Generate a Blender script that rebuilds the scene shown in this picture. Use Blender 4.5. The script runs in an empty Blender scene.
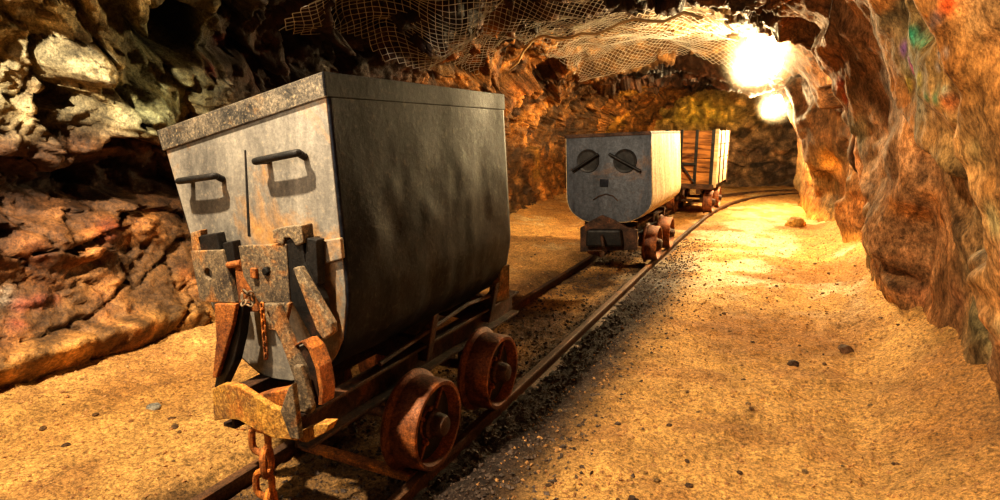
import bpy, bmesh, math, random
import numpy as np
from mathutils import Vector, Matrix
random.seed(7)
PI = math.pi
scene = bpy.context.scene
COL = scene.collection

# ------------------------------------------------------------------ camera
F, CH = 600.0, 1.3
PITCH = math.atan((250 - 131) / F)
YAW = math.atan((795 - 500) * math.cos(PITCH) / F)
cam_d = bpy.data.cameras.new('camera'); cam = bpy.data.objects.new('camera', cam_d)
COL.objects.link(cam); scene.camera = cam
cam_d.sensor_width = 36; cam_d.lens = 36 * F / 1000; cam_d.clip_start = 0.05
cam.location = (0, 0, CH); cam.rotation_euler = (PI / 2 - PITCH, 0, YAW)
_fw = np.array([-math.sin(YAW) * math.cos(PITCH), math.cos(YAW) * math.cos(PITCH), -math.sin(PITCH)])
_r = np.array([math.cos(YAW), math.sin(YAW), 0.0]); _u = np.cross(_r, _fw)
def at(x, y, Y):
    """photo measurement -> real point on the vertical plane at distance Y down the tunnel"""
    d = _fw * F + _r * (x - 500) - _u * (y - 250)
    t = Y / d[1]
    return Vector((d[0] * t, Y, CH + d[2] * t))

# ------------------------------------------------------------------ noise (numpy)
def _h(ix, iy, iz, s=0):
    n = (ix.astype(np.int64) * 374761393 + iy.astype(np.int64) * 668265263 + iz.astype(np.int64) * 2147483647 % 4294967291 + s * 1274126177) & 0xffffffff
    n = ((n ^ (n >> 13)) * 1274126177) & 0xffffffff
    n = ((n ^ (n >> 16)) * 2246822519) & 0xffffffff
    n = n ^ (n >> 15)
    return (n & 0xffffff) / float(0xffffff)
def vnoise(p, s=0):
    i = np.floor(p).astype(np.int64); f = p - i; f = f * f * (3 - 2 * f)
    r = 0
    for a in (0, 1):
        for b in (0, 1):
            for c in (0, 1):
                w = (f[:, 0] if a else 1 - f[:, 0]) * (f[:, 1] if b else 1 - f[:, 1]) * (f[:, 2] if c else 1 - f[:, 2])
                r = r + w * _h(i[:, 0] + a, i[:, 1] + b, i[:, 2] + c, s)
    return r * 2 - 1
def fbm(p, o=4, s=0, g=0.5):
    r = 0; a = 1; t = 0
    for k in range(o):
        r = r + a * vnoise(p * (2.03 ** k) + 17.3 * k, s + k); t += a; a *= g
    return r / t
def ridge(p, o=4, s=0):
    r = 0; a = 1; t = 0
    for k in range(o):
        r = r + a * (1 - 2 * np.abs(vnoise(p * (2.1 ** k) + 9.1 * k, s + k))); t += a; a *= .5
    return r / t
def facets(p, s=0, tilt=1.0):
    """fractured rock: every voronoi cell is a tilted plane; also returns the crack distance and cell value"""
    i = np.floor(p).astype(np.int64)
    f1 = np.full(len(p), 9.0); f2 = np.full(len(p), 9.0); val = np.zeros(len(p)); cid = np.zeros(len(p))
    for a in (-1, 0, 1):
        for b in (-1, 0, 1):
            for c in (-1, 0, 1):
                j = i + np.array([a, b, c])
                q = np.stack([_h(j[:, 0], j[:, 1], j[:, 2], s + k) for k in (1, 2, 3)], 1) + j
                d = p - q; dd = np.sqrt((d * d).sum(1))
                h = _h(j[:, 0], j[:, 1], j[:, 2], s + 7)
                t = np.stack([_h(j[:, 0], j[:, 1], j[:, 2], s + 10 + k) - .5 for k in (1, 2, 3)], 1)
                v = (h - .5) * 1.2 + tilt * (t * d).sum(1) * 2
                near = dd < f1
                f2 = np.where(near, f1, np.minimum(f2, dd))
                val = np.where(near, v, val); cid = np.where(near, h, cid)
                f1 = np.where(near, dd, f1)
    return val, f2 - f1, cid
def sst(a, b, x):
    t = np.clip((x - a) / (b - a), 0, 1); return t * t * (3 - 2 * t)
def rotm(rx, ry, rz):
    return np.array(Matrix.Rotation(rx, 3, 'X') @ Matrix.Rotation(ry, 3, 'Y') @ Matrix.Rotation(rz, 3, 'Z'))

# ------------------------------------------------------------------ materials
def lin(c):
    return tuple(((v / 255) / 12.92 if v / 255 <= .04045 else ((v / 255 + .055) / 1.055) ** 2.4) for v in c)
class NT:
    def __init__(s, name):
        s.m = bpy.data.materials.new(name); s.m.use_nodes = True; s.t = s.m.node_tree
        s.b = s.t.nodes['Principled BSDF']; s.co = s.n('ShaderNodeTexCoord').outputs['Object']
    def n(s, k, **kw):
        x = s.t.nodes.new(k)
        for a, b in kw.items(): setattr(x, a, b)
        return x
    def l(s, a, b): s.t.links.new(a, b)
    def noise(s, scale, detail=6, rough=.6, stretch=None, dist=0):
        v = s.co
        if stretch:
            mp = s.n('ShaderNodeMapping'); mp.inputs['Scale'].default_value = stretch; s.l(v, mp.inputs[0]); v = mp.outputs[0]
        x = s.n('ShaderNodeTexNoise'); s.l(v, x.inputs['Vector'])
        x.inputs['Scale'].default_value = scale; x.inputs['Detail'].default_value = detail; x.inputs['Roughness'].default_value = rough
        x.inputs['Distortion'].default_value = dist
        return x.outputs['Fac']
    def ramp(s, fac, stops):
        x = s.n('ShaderNodeValToRGB'); s.l(fac, x.inputs[0]); e = x.color_ramp.elements
        while len(e) < len(stops): e.new(.5)
        for k, (p, c) in enumerate(stops):
            e[k].position = p
            e[k].color = (c, c, c, 1) if isinstance(c, (int, float)) else (*c, 1)
        return x.outputs[0]
    def mix(s, fac, a, b, mode='MIX'):
        x = s.n('ShaderNodeMix', data_type='RGBA', blend_type=mode)
        for v, i in ((fac, 0), (a, 6), (b, 7)):
            if isinstance(v, (int, float)): x.inputs[i].default_value = v if i == 0 else (v, v, v, 1)
            elif isinstance(v, tuple): x.inputs[i].default_value = (*v, 1)
            else: s.l(v, x.inputs[i])
        return x.outputs[2]
    def bump(s, h, strength, dist=.01):
        x = s.n('ShaderNodeBump'); s.l(h, x.inputs['Height']); x.inputs['Strength'].default_value = strength; x.inputs['Distance'].default_value = dist
        s.l(x.outputs[0], s.b.inputs['Normal'])
    def out(s, col=None, rough=None, metal=None, spec=None):
        for v, k in ((col, 'Base Color'), (rough, 'Roughness'), (metal, 'Metallic'), (spec, 'Specular IOR Level')):
            if v is None: continue
            if isinstance(v, (int, float)): s.b.inputs[k].default_value = v
            elif isinstance(v, tuple): s.b.inputs[k].default_value = (*v, 1)
            else: s.l(v, s.b.inputs[k])
        return s.m

def rock_mat(name, rough=.75, bs=.9, spec=.3, streak=(1, 1, 1), lo=.30):
    t = NT(name)
    a = t.n('ShaderNodeVertexColor', layer_name='Col').outputs['Color']
    n1 = t.noise(7, 9, .72, streak, .6); n2 = t.noise(40, 6, .7, streak); n3 = t.noise(2.3, 5, .6)
    c = t.mix(1.0, a, t.ramp(n1, [(.28, .28), (.5, .95), (.7, 1.6)]), 'MULTIPLY')
    c = t.mix(1.0, c, t.ramp(n2, [(.34, .42), (.5, 1.0), (.68, 1.5)]), 'MULTIPLY')
    n4 = t.noise(110, 3, .8, streak)
    c = t.mix(1.0, c, t.ramp(n4, [(.36, .6), (.5, 1.0), (.66, 1.35)]), 'MULTIPLY')
    c = t.mix(t.ramp(n3, [(.52, 0.0), (.7, .45)]), c, t.mix(1.0, c, (1.25, .82, .45), 'MULTIPLY'))
    def rdg(sc, det):
        x = t.n('ShaderNodeTexNoise', noise_type='RIDGED_MULTIFRACTAL'); mp = t.n('ShaderNodeMapping'); mp.inputs['Scale'].default_value = streak; mp.inputs['Rotation'].default_value = (.4, .5, .3)
        t.l(t.co, mp.inputs[0]); t.l(mp.outputs[0], x.inputs['Vector']); x.inputs['Scale'].default_value = sc; x.inputs['Detail'].default_value = det; x.inputs['Roughness'].default_value = .55; x.inputs['Distortion'].default_value = .5
        return x.outputs['Fac']
    r1 = rdg(3.5, 7)
    c = t.mix(1.0, c, t.ramp(r1, [(.0, lo), (.25, .5 + lo), (.8, 1.25)]), 'MULTIPLY')
    t.bump(t.mix(.5, t.mix(.4, n1, n2), r1), bs, .05)
    return t.out(c, t.ramp(n1, [(.3, rough + .1), (.7, rough - .2)]), 0.0, spec)
M = {}
M['rock'] = rock_mat('fractured_rock', .72, 1.0, .35)
M['rock_smooth'] = rock_mat('weathered_rock', .85, .9, .12, (1, 1, .55), .62)
M['stone'] = rock_mat('loose_stone', .8, .6)
# dirt floor
t = NT('tunnel_dirt')
a = t.n('ShaderNodeVertexColor', layer_name='Col').outputs['Color']
n1 = t.noise(3.2, 8, .65); n2 = t.noise(55, 6, .75); n3 = t.noise(14, 6, .7)
c = t.mix(1.0, a, t.ramp(n1, [(.3, .72), (.6, 1.15)]), 'MULTIPLY')
c = t.mix(1.0, c, t.ramp(n3, [(.3, .72), (.6, 1.12)]), 'MULTIPLY')
c = t.mix(1.0, c, t.ramp(n2, [(.36, .32), (.5, .95), (.66, 1.45)]), 'MULTIPLY')
n4 = t.noise(130, 3, .8)
c = t.mix(1.0, c, t.ramp(n4, [(.36, .5), (.5, 1.0), (.66, 1.35)]), 'MULTIPLY')
wet = t.n('ShaderNodeVertexColor', layer_name='Wet').outputs['Color']
rr = t.mix(wet, t.ramp(n3, [(.3, .95), (.7, .8)]), .5)
t.bump(t.mix(.5, n2, n3), 1.0, .03)
M['dirt'] = t.out(c, rr, 0.0, .35)

def metal_mat(name, base, dark, rust, rust_amt=.5, rough=.5, metal=.5, streak=(1, 1, .25), scale=6, dust=None, bump=.35, speck=1.0, spec=.5):
    t = NT(name)
    n1 = t.noise(scale, 8, .68, streak, .4); n2 = t.noise(scale * 9, 6, .75); n3 = t.noise(scale * .45, 7, .7, None, .5)
    c = t.mix(t.ramp(n1, [(.35, 0.0), (.65, 1.0)]), dark, base)
    c = t.mix(t.ramp(n3, [(.72 - rust_amt * .45, 0.0), (.86 - rust_amt * .45, 1.0)]), c, rust)
    n4 = t.noise(scale * 22, 3, .8)
    c = t.mix(1.0, c, t.ramp(n2, [(.32, 1 - .7 * speck), (.48, 1 - .1 * speck), (.7, 1 + .7 * speck)]), 'MULTIPLY')
    c = t.mix(1.0, c, t.ramp(n4, [(.35, 1 - .45 * speck), (.5, 1.0), (.68, 1 + .5 * speck)]), 'MULTIPLY')
    if dust: c = t.mix(t.ramp(n2, [(.55, 0.0), (.68, .8 * speck)]), c, dust)
    t.bump(t.mix(.5, n2, n1), bump, .01)
    return t.out(c, t.ramp(n1, [(.3, rough + .2), (.7, rough - .08)]), metal, spec)
M['black_steel'] = metal_mat('blackened_steel', lin((34, 37, 48)), lin((7, 8, 12)), lin((62, 38, 28)), .28, .48, .1, (1, .9, .35), 3.5, lin((70, 66, 60)), .35, .8, .17)
M['lit_front_steel'] = metal_mat('lit_dusty_grey_steel', lin((158, 150, 138)), lin((88, 84, 80)), lin((190, 138, 74)), .42, .6, .15, (1, 1, .3), 5, lin((205, 180, 140)), .3, .38)  # lighter copy of the cart steel, front plate's light in its colour
M['rim_steel'] = metal_mat('pitted_rim_steel', lin((132, 120, 104)), lin((54, 51, 48)), lin((150, 110, 62)), .35, .55, .3, (1, 1, 1), 12, lin((190, 165, 125)), .5)
M['blue_steel'] = metal_mat('blue_grey_steel', lin((88, 92, 100)), lin((32, 34, 42)), lin((112, 82, 56)), .3, .5, .3, (1, 1, .3), 4, None, .35, .55)
M['lit_pale_steel'] = metal_mat('lamplit_cream_steel', lin((208, 186, 146)), lin((160, 130, 90)), lin((150, 92, 48)), .3, .65, .05, (1, 2.5, .25), 5)  # cream side paint, with the lamp's light put into its tone
M['rust'] = metal_mat('orange_rust', lin((176, 108, 48)), lin((96, 52, 26)), lin((196, 118, 40)), .45, .72, .15, (1, 1, 1), 9, None, .8)
M['rust_yellow'] = metal_mat('ochre_dusty_rust', lin((206, 152, 62)), lin((120, 82, 44)), lin((190, 108, 36)), .5, .75, .05, (1, 1, 1), 9, lin((220, 180, 100)), .8)
M['rust_dark'] = metal_mat('dark_brown_rust', lin((88, 58, 38)), lin((30, 20, 15)), lin((126, 76, 40)), .35, .6, .3, (1, 1, 1), 10, None, .7)
M['wheel_rust'] = metal_mat('wheel_rust', lin((140, 84, 46)), lin((78, 44, 28)), lin((190, 116, 58)), .4, .55, .3, (1, 1, 1), 9, None, .5)
M['wheel_black'] = metal_mat('wheel_dish_black', lin((38, 30, 27)), lin((14, 12, 11)), lin((70, 44, 30)), .3, .6, .3, (1, 1, 1), 9)
M['rail'] = metal_mat('rail_steel', lin((104, 72, 46)), lin((46, 32, 24)), lin((150, 96, 46)), .35, .68, .2, (1, .2, 1), 8)
M['grey_iron'] = metal_mat('grey_brown_iron', lin((140, 122, 98)), lin((70, 60, 52)), lin((176, 116, 56)), .4, .62, .25, (1, 1, 1), 11, lin((190, 160, 110)), .6)
M['black_iron'] = metal_mat('black_iron', lin((46, 42, 40)), lin((16, 15, 15)), lin((90, 54, 32)), .25, .5, .4, (1, 1, 1), 12)
M['wire'] = NT('galvanised_wire').out(lin((214, 208, 196)), .5, .1)
M['cable'] = NT('black_rubber').out(lin((26, 22, 20)), .5, 0.0)
M['rope'] = NT('pale_cable').out(lin((190, 165, 125)), .7, 0.0)
def wood_mat(name, a, b, streak):
    t = NT(name); n1 = t.noise(14, 7, .65, streak, .8); n2 = t.noise(3, 4, .6)
    c = t.mix(t.ramp(n1, [(.35, 0.0), (.62, 1.0)]), a, b); c = t.mix(1.0, c, t.ramp(n2, [(.3, .6), (.65, 1.2)]), 'MULTIPLY')
    t.bump(n1, .5, .01); return t.out(c, .8, 0.0, .25)
M['wood'] = wood_mat('orange_brown_planks', lin((70, 40, 22)), lin((184, 124, 66)), (.15, .15, 1))
M['wood_lit'] = wood_mat('lamplit_planks', lin((170, 140, 96)), lin((226, 204, 160)), (.15, .15, 1))  # planks on the lamp side, lamplight put into the colour
M['sleeper'] = wood_mat('old_sleeper_wood', lin((52, 34, 22)), lin((110, 72, 40)), (.2, 1, 1))
t = NT('lamp_glow'); t.b.inputs['Emission Color'].default_value = (1, .86, .55, 1); t.b.inputs['Emission Strength'].default_value = 60
M['glow'] = t.out((1, 1, 1), .4)

# ------------------------------------------------------------------ mesh helpers
class MB:
    def __init__(s): s.v = []; s.f = []
    def add(s, v, f):
        o = len(s.v); s.v += [tuple(x) for x in v]; s.f += [tuple(i + o for i in q) for q in f]; return s
    def box(s, c, d, rot=None):
        c = Vector(c); v = []
        for x in (-1, 1):
            for y in (-1, 1):
                for z in (-1, 1):
                    p = Vector((x * d[0] / 2, y * d[1] / 2, z * d[2] / 2))
                    if rot: p = rot @ p
                    v.append(c + p)
        return s.add(v, [(0, 1, 3, 2), (4, 6, 7, 5), (0, 4, 5, 1), (2, 3, 7, 6), (0, 2, 6, 4), (1, 5, 7, 3)])
    def prism(s, pts, off):
        """closed polygon pts (Vectors) extruded by vector off"""
        n = len(pts); off = Vector(off)
        v = [Vector(p) for p in pts] + [Vector(p) + off for p in pts]
        f = [tuple(range(n)), tuple(range(2 * n - 1, n - 1, -1))] + [(i, i + n, (i + 1) % n + n, (i + 1) % n) for i in range(n)]
        return s.add(v, f)
    def tube(s, path, r, seg=8, closed=False):
        path = [Vector(p) for p in path]; n = len(path); v = []; f = []
        prev = None
        for i, p in enumerate(path):
            if closed: tn = (path[(i + 1) % n] - path[i - 1]).normalized()
            else: tn = (path[min(i + 1, n - 1)] - path[max(i - 1, 0)]).normalized()
            if prev is None:
                a = tn.orthogonal().normalized()
            else:
                a = (prev - tn * prev.dot(tn)).normalized()
            prev = a; b = tn.cross(a)
            rr = r[i] if isinstance(r, (list, tuple)) else r
            for k in range(seg):
                w = 2 * PI * k / seg
                v.append(p + a * math.cos(w) * rr + b * math.sin(w) * rr)
        m = n if closed else n - 1
        for i in range(m):
            for k in range(seg):
                j = (i + 1) % n
                f.append((i * seg + k, i * seg + (k + 1) % seg, j * seg + (k + 1) % seg, j * seg + k))
        if not closed: f += [tuple(range(seg - 1, -1, -1)), tuple((n - 1) * seg + k for k in range(seg))]
        return s.add(v, f)
    def lathe(s, prof, c, axis='X', seg=40):
        """profile (offset along axis, radius)"""
        c = Vector(c); v = []; f = []
        for (o, r) in prof:
            for k in range(seg):
                w = 2 * PI * k / seg; a, b = math.cos(w) * r, math.sin(w) * r
                v.append(c + (Vector((o, a, b)) if axis == 'X' else Vector((a, o, b)) if axis == 'Y' else Vector((a, b, o))))
        for i in range(len(prof) - 1):
            for k in range(seg):
                f.append((i * seg + k, i * seg + (k + 1) % seg, (i + 1) * seg + (k + 1) % seg, (i + 1) * seg + k))
        f += [tuple(range(seg)), tuple((len(prof) - 1) * seg + k for k in range(seg - 1, -1, -1))]
        return s.add(v, f)
    def grid(s, P, nu, nv):
        return s.add(P, [(i * nv + j, (i + 1) * nv + j, (i + 1) * nv + j + 1, i * nv + j + 1) for i in range(nu - 1) for j in range(nv - 1)])
def world_loc(o):
    p = Vector((0, 0, 0))
    while o: p += o.location; o = o.parent
    return p
def build(name, mb, mat, parent=None, bevel=0, smooth=False, origin=None):
    me = bpy.data.meshes.new(name)
    base = world_loc(parent) if parent else Vector((0, 0, 0))
    org = Vector(origin) if origin is not None else base
    me.from_pydata([Vector(v) - org for v in mb.v], [], mb.f)
    bm = bmesh.new(); bm.from_mesh(me); bmesh.ops.recalc_face_normals(bm, faces=bm.faces); bm.to_mesh(me); bm.free()
    me.materials.append(mat)
    o = bpy.data.objects.new(name, me); COL.objects.link(o)
    o.parent = parent; o.location = org - base
    if bevel:
        b = o.modifiers.new('b', 'BEVEL'); b.width = bevel; b.segments = 2; b.limit_method = 'ANGLE'; b.angle_limit = .6
    if smooth:
        me.polygons.foreach_set('use_smooth', [True] * len(me.polygons))
        if smooth == 'auto': me.set_sharp_from_angle(angle=.7)
    return o
def thing(name, label, cat, loc, group=None):
    o = bpy.data.objects.new(name, None); COL.objects.link(o); o.location = loc; o.empty_display_size = .2
    tag(o, label, cat, group); return o
def tag(o, label, cat, group=None, kind=None):
    o['label'] = label; o['category'] = cat
    if group: o['group'] = group
    if kind: o['kind'] = kind
    return o

# ------------------------------------------------------------------ tunnel shell
def lerp_tab(tab, y):
    ys = [a for a, b in tab]; vs = [b for a, b in tab]
    return np.interp(y, ys, vs)
XLt = [(0, -3.45), (2.7, -3.42), (5, -3.45), (8, -3.75), (11, -3.9), (13.5, -3.7), (15, -3.4), (17, -3.2)]
XRt = [(0, .95), (3.4, .88), (4.6, .80), (5.8, .80), (6.4, 1.0), (7.3, .80), (9, .72), (10.5, .38), (12, .38), (12.8, .9), (14, 2.6), (17, 6)]
Ht = [(0, 2.45), (4, 2.42), (6, 2.36), (8, 2.42), (9.2, 2.12), (10, 2.08), (11.5, 2.4), (14, 2.35), (17, 2.3)]
NS, NY = 620, 560
yy = np.concatenate([[.2], .2 + np.cumsum(np.interp(np.linspace(0, 1, NY - 1), [0, .1, .55, 1], [.03, .014, .02, .062]))])
yy = yy * (16.6 / yy[-1])
def section(Y):
    XL, XR, H = lerp_tab(XLt, Y), lerp_tab(XRt, Y), lerp_tab(Ht, Y)
    k = [(XL + .32, -.25), (XL + .16, .05), (XL + .02, .40), (XL - .06, .85), (XL - .02, 1.25), (XL + .12, 1.65), (XL + .45, 2.05), (XL + 1.2, H - .02),
         ((XL + XR) / 2, H + .08), (XR - 1.25, H - .08), (XR - .62, 2.08), (XR - .30, 1.5), (XR - .14, .9), (XR - .07, .45), (XR - .12, .12), (XR - .26, -.25)]
    return np.array(k)
sec_s = np.array([0, .3, .68, 1.13, 1.53, 1.95, 2.45, 3.3, 4.3, 5.2, 6.0, 6.65, 7.25, 7.75, 8.1, 8.4]); sec_s /= sec_s[-1]
ss = np.linspace(0, 1, NS)
def cubic(xs, ys, x):   # catmull-rom through table
    n = len(xs); i = np.clip(np.searchsorted(xs, x) - 1, 0, n - 2)
    m = np.gradient(ys, xs, axis=0)
    h = (xs[i + 1] - xs[i])[:, None]; t = ((x - xs[i]) / (xs[i + 1] - xs[i]))[:, None]
    return (2 * t**3 - 3 * t**2 + 1) * ys[i] + (t**3 - 2 * t**2 + t) * h * m[i] + (-2 * t**3 + 3 * t**2) * ys[i + 1] + (t**3 - t**2) * h * m[i + 1]
G = np.zeros((NY, NS, 3))
for a, Y in enumerate(yy):
    c = cubic(sec_s, section(Y), ss); G[a, :, 0] = c[:, 0]; G[a, :, 1] = Y; G[a, :, 2] = c[:, 1]
def normals(G):
    du = np.gradient(G, axis=0); dv = np.gradient(G, axis=1); n = np.cross(du, dv); n /= np.linalg.norm(n, axis=2, keepdims=True) + 1e-9
    return n
N = normals(G)
if N[NY // 2, 40, 0] < 0: N = -N       # point into the tunnel
P = G.reshape(-1, 3); Nf = N.reshape(-1, 3)
S = np.tile(ss, NY)
right = sst(.62, .70, S); left = 1 - right
Yc, Zc = P[:, 1], P[:, 2]
RA = rotm(.5, .35, .25)
warp = np.stack([fbm(P * 1.7, 3, 50), fbm(P * 1.7 + 31, 3, 60), fbm(P * 1.7 + 77, 3, 70)], 1)
q = (P + warp * .38 + .05 * np.stack([fbm(P * 7, 2, 51), fbm(P * 7 + 31, 2, 61), fbm(P * 7 + 77, 2, 71)], 1)) @ RA.T
vA, cA, iA = facets(q * np.array([1.1, 1.3, 2.3]), 1, .9)
vB, cB, iB = facets(q * np.array([3.0, 3.2, 5.6]) + 5, 21, .9)
vC, cC, iC = facets((P + warp * .1) @ rotm(.2, .9, .4).T * np.array([8, 8, 13.]), 41, .8)
fine = fbm(P * 11, 4, 80, .6); rid = ridge(P * 2.2, 4, 90)
rs = ridge((P + warp * .3) * np.array([1.4, 1.4, .55]), 4, 130)
def blob(y, z, ry, rz, s0=None, s1=None):
    g = np.exp(-((Yc - y) / ry) ** 2 - ((Zc - z) / rz) ** 2)
    if s0 is not None: g = g * ((S > s0) & (S < s1))
    return g
vE = facets((P + warp * .15) @ rotm(.7, .2, .1).T * np.array([17, 17, 27.]), 47, .8)[0]
lowfac = sst(.35, 1.15, Zc)                      # the foot of the wall is smoother
mB = sst(-.25, .3, fbm(P * 1.1 + 40, 2, 95))
dL = vA * .22 * (.12 + .88 * lowfac) + vB * .085 * (.25 + .75 * lowfac) * (.25 + .75 * mB) + vC * .048 * (.4 + .6 * mB) + vE * .018 * (.3 + .7 * lowfac) + rid * .05 + ridge(P * 5, 3, 97) * .018 + fine * .022
dL += -.05 * (1 - sst(0, .035, cA))
LB = (0.0, .5)
dL += .30 * blob(2.16, 1.46, .22, .16, *LB)  + .22 * blob(1.85, 1.72, .2, .10, *LB)
dL += -.30 * blob(2.05, .98, .42, .10, *LB) + .12 * blob(1.9, .72, .5, .10, *LB) + .10 * blob(2.2, 1.2, .3, .06, *LB)
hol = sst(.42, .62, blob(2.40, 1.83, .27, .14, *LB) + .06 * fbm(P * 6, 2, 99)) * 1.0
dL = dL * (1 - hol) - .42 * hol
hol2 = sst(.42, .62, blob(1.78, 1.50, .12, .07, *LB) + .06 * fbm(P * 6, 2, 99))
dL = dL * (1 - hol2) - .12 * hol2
dL += -.40 * blob(3.3, 1.9, .35, .25, *LB) + .14 * blob(1.7, .18, .7, .06, *LB) - .10 * blob(1.7, .05, .7, .06, *LB)
dL += .20 * blob(6.2, 1.6, .5, .3, *LB) - .2 * blob(5.2, 1.85, .3, .2, *LB) - .18 * blob(8.2, 1.3, .15, .6, *LB)
vD, cD, iD = facets((P + warp * .45) @ rotm(.15, .0, .5).T * np.array([1.1, 1.5, .75]) + 3, 61, 1.0)
dR = rs * .05 + vD * .10 + vB * .035 * mB + vC * .016 * mB + rid * .035 + ridge(P * 5, 3, 97) * .012 + fine * .016 - .02 * (1 - sst(0, .03, cD))
cleft = np.exp(-((Yc - 6.4) / .6) ** 2)
dR = rs * .05 + vD * .17 + (vB * .035 * mB + vC * .016 * mB) * (1 - cleft) * (1 - .7 * sst(6, 7, Yc)) + rid * .035 + ridge(P * 5, 3, 97) * .012 + fine * .016 - .02 * (1 - sst(0, .03, cD))
dR *= .35 + .65 * sst(.05, .5, Zc)
RB = (.6, 1.0)
dR += -.34 * np.exp(-((Yc - (6.6 - .10 * Zc)) / .25) ** 2) * right * sst(.0, .5, Zc) + .16 * blob(7.5, .5, .5, .5, *RB) + .15 * blob(9.5, 1.4, .6, .6, *RB)
dR += .12 * blob(5.2, 1.2, .5, .7, *RB) + .16 * blob(11.2, .4, .7, .35, *RB) + .10 * blob(4.6, .5, .9, .35, *RB)
def boxblur(A, k):
    for ax in (0, 1):
        c = np.cumsum(np.concatenate([np.repeat(A.take([0], ax), k, ax), A, np.repeat(A.take([-1], ax), k, ax)], ax), ax)
        A = (c.take(range(2 * k, 2 * k + A.shape[ax]), ax) - c.take(range(0, A.shape[ax]), ax)) / (2 * k)
    return A
dR = boxblur(boxblur(dR.reshape(NY, NS), 3), 2).ravel() + fbm(P * 16, 3, 84, .6) * .012 + ridge(P * 9, 3, 98) * .008
D = dL * left + dR * right
tooth = sst(.38, .46, S) * (1 - sst(.60, .66, S))
D = D * (1 - .35 * tooth)
PD = P + Nf * D[:, None]
# colours
def C(*v): return np.array(lin(v))
def mixc(a, b, w): return a * (1 - w[:, None]) + b * w[:, None]
n1 = fbm(P * 1.3, 4, 200); n2 = fbm(P * 3.1 + 9, 4, 210); n3 = fbm(P * .8 + 4, 3, 220)
one = np.ones(len(P))
colL = mixc(C(118, 84, 52)[None] * one[:, None], C(156, 104, 58), sst(-.3, .4, n1))
colL = mixc(colL, C(52, 34, 24), sst(.05, .5, n2) * .8)
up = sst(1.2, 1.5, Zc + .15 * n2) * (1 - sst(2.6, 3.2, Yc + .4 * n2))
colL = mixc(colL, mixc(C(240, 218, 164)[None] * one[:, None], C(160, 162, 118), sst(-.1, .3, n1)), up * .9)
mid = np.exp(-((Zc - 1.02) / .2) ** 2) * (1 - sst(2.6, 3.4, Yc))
colL = mixc(colL, C(46, 28, 20), mid * .75)  # shadow band below the ledge, darkened into the wall colour
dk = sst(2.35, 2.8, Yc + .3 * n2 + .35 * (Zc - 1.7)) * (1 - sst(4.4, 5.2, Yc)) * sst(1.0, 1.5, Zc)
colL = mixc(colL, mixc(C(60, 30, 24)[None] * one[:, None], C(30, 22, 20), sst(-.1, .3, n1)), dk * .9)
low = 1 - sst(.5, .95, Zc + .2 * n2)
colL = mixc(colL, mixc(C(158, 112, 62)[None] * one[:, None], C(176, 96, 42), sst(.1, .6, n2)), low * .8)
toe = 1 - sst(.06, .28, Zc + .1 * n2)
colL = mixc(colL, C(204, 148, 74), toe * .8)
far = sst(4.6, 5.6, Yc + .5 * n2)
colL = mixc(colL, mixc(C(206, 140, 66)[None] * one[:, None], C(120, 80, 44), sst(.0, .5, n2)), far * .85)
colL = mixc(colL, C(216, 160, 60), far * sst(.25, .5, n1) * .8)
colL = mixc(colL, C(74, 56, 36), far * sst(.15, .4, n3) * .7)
colR = mixc(C(158, 114, 74)[None] * one[:, None], C(120, 108, 74), sst(-.2, .3, n1))
colR = mixc(colR, C(184, 116, 54), sst(.1, .45, n2) * .8)
colR = mixc(colR, C(168, 122, 66), sst(.0, .4, n3) * .6)
colR = mixc(colR, C(58, 30, 20), np.exp(-((Yc - 6.5 + .15 * Zc + .25 * n2) / .7) ** 2) * .95)  # shade of the cleft deepened by a dark red-brown rock colour
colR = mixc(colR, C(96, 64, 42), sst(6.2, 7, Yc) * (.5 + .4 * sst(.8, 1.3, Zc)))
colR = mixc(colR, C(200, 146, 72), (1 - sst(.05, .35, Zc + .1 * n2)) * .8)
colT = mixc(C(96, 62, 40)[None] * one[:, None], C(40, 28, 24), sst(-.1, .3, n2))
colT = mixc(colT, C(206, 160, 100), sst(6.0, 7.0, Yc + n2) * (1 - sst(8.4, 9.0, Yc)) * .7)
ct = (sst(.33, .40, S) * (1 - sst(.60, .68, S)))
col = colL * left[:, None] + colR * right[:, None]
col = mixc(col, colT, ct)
col = mixc(col, C(40, 26, 18), hol * .8 * left)  # shade inside the overhung hollow, painted into the rock colour
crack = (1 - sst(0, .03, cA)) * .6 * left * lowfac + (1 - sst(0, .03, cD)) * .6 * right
col = mixc(col, C(24, 15, 10), crack)  # crevices darkened in the rock colour, standing in for their shade
col *= (.75 + .5 * iB)[:, None] * (.85 + .3 * iA)[:, None]
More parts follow.
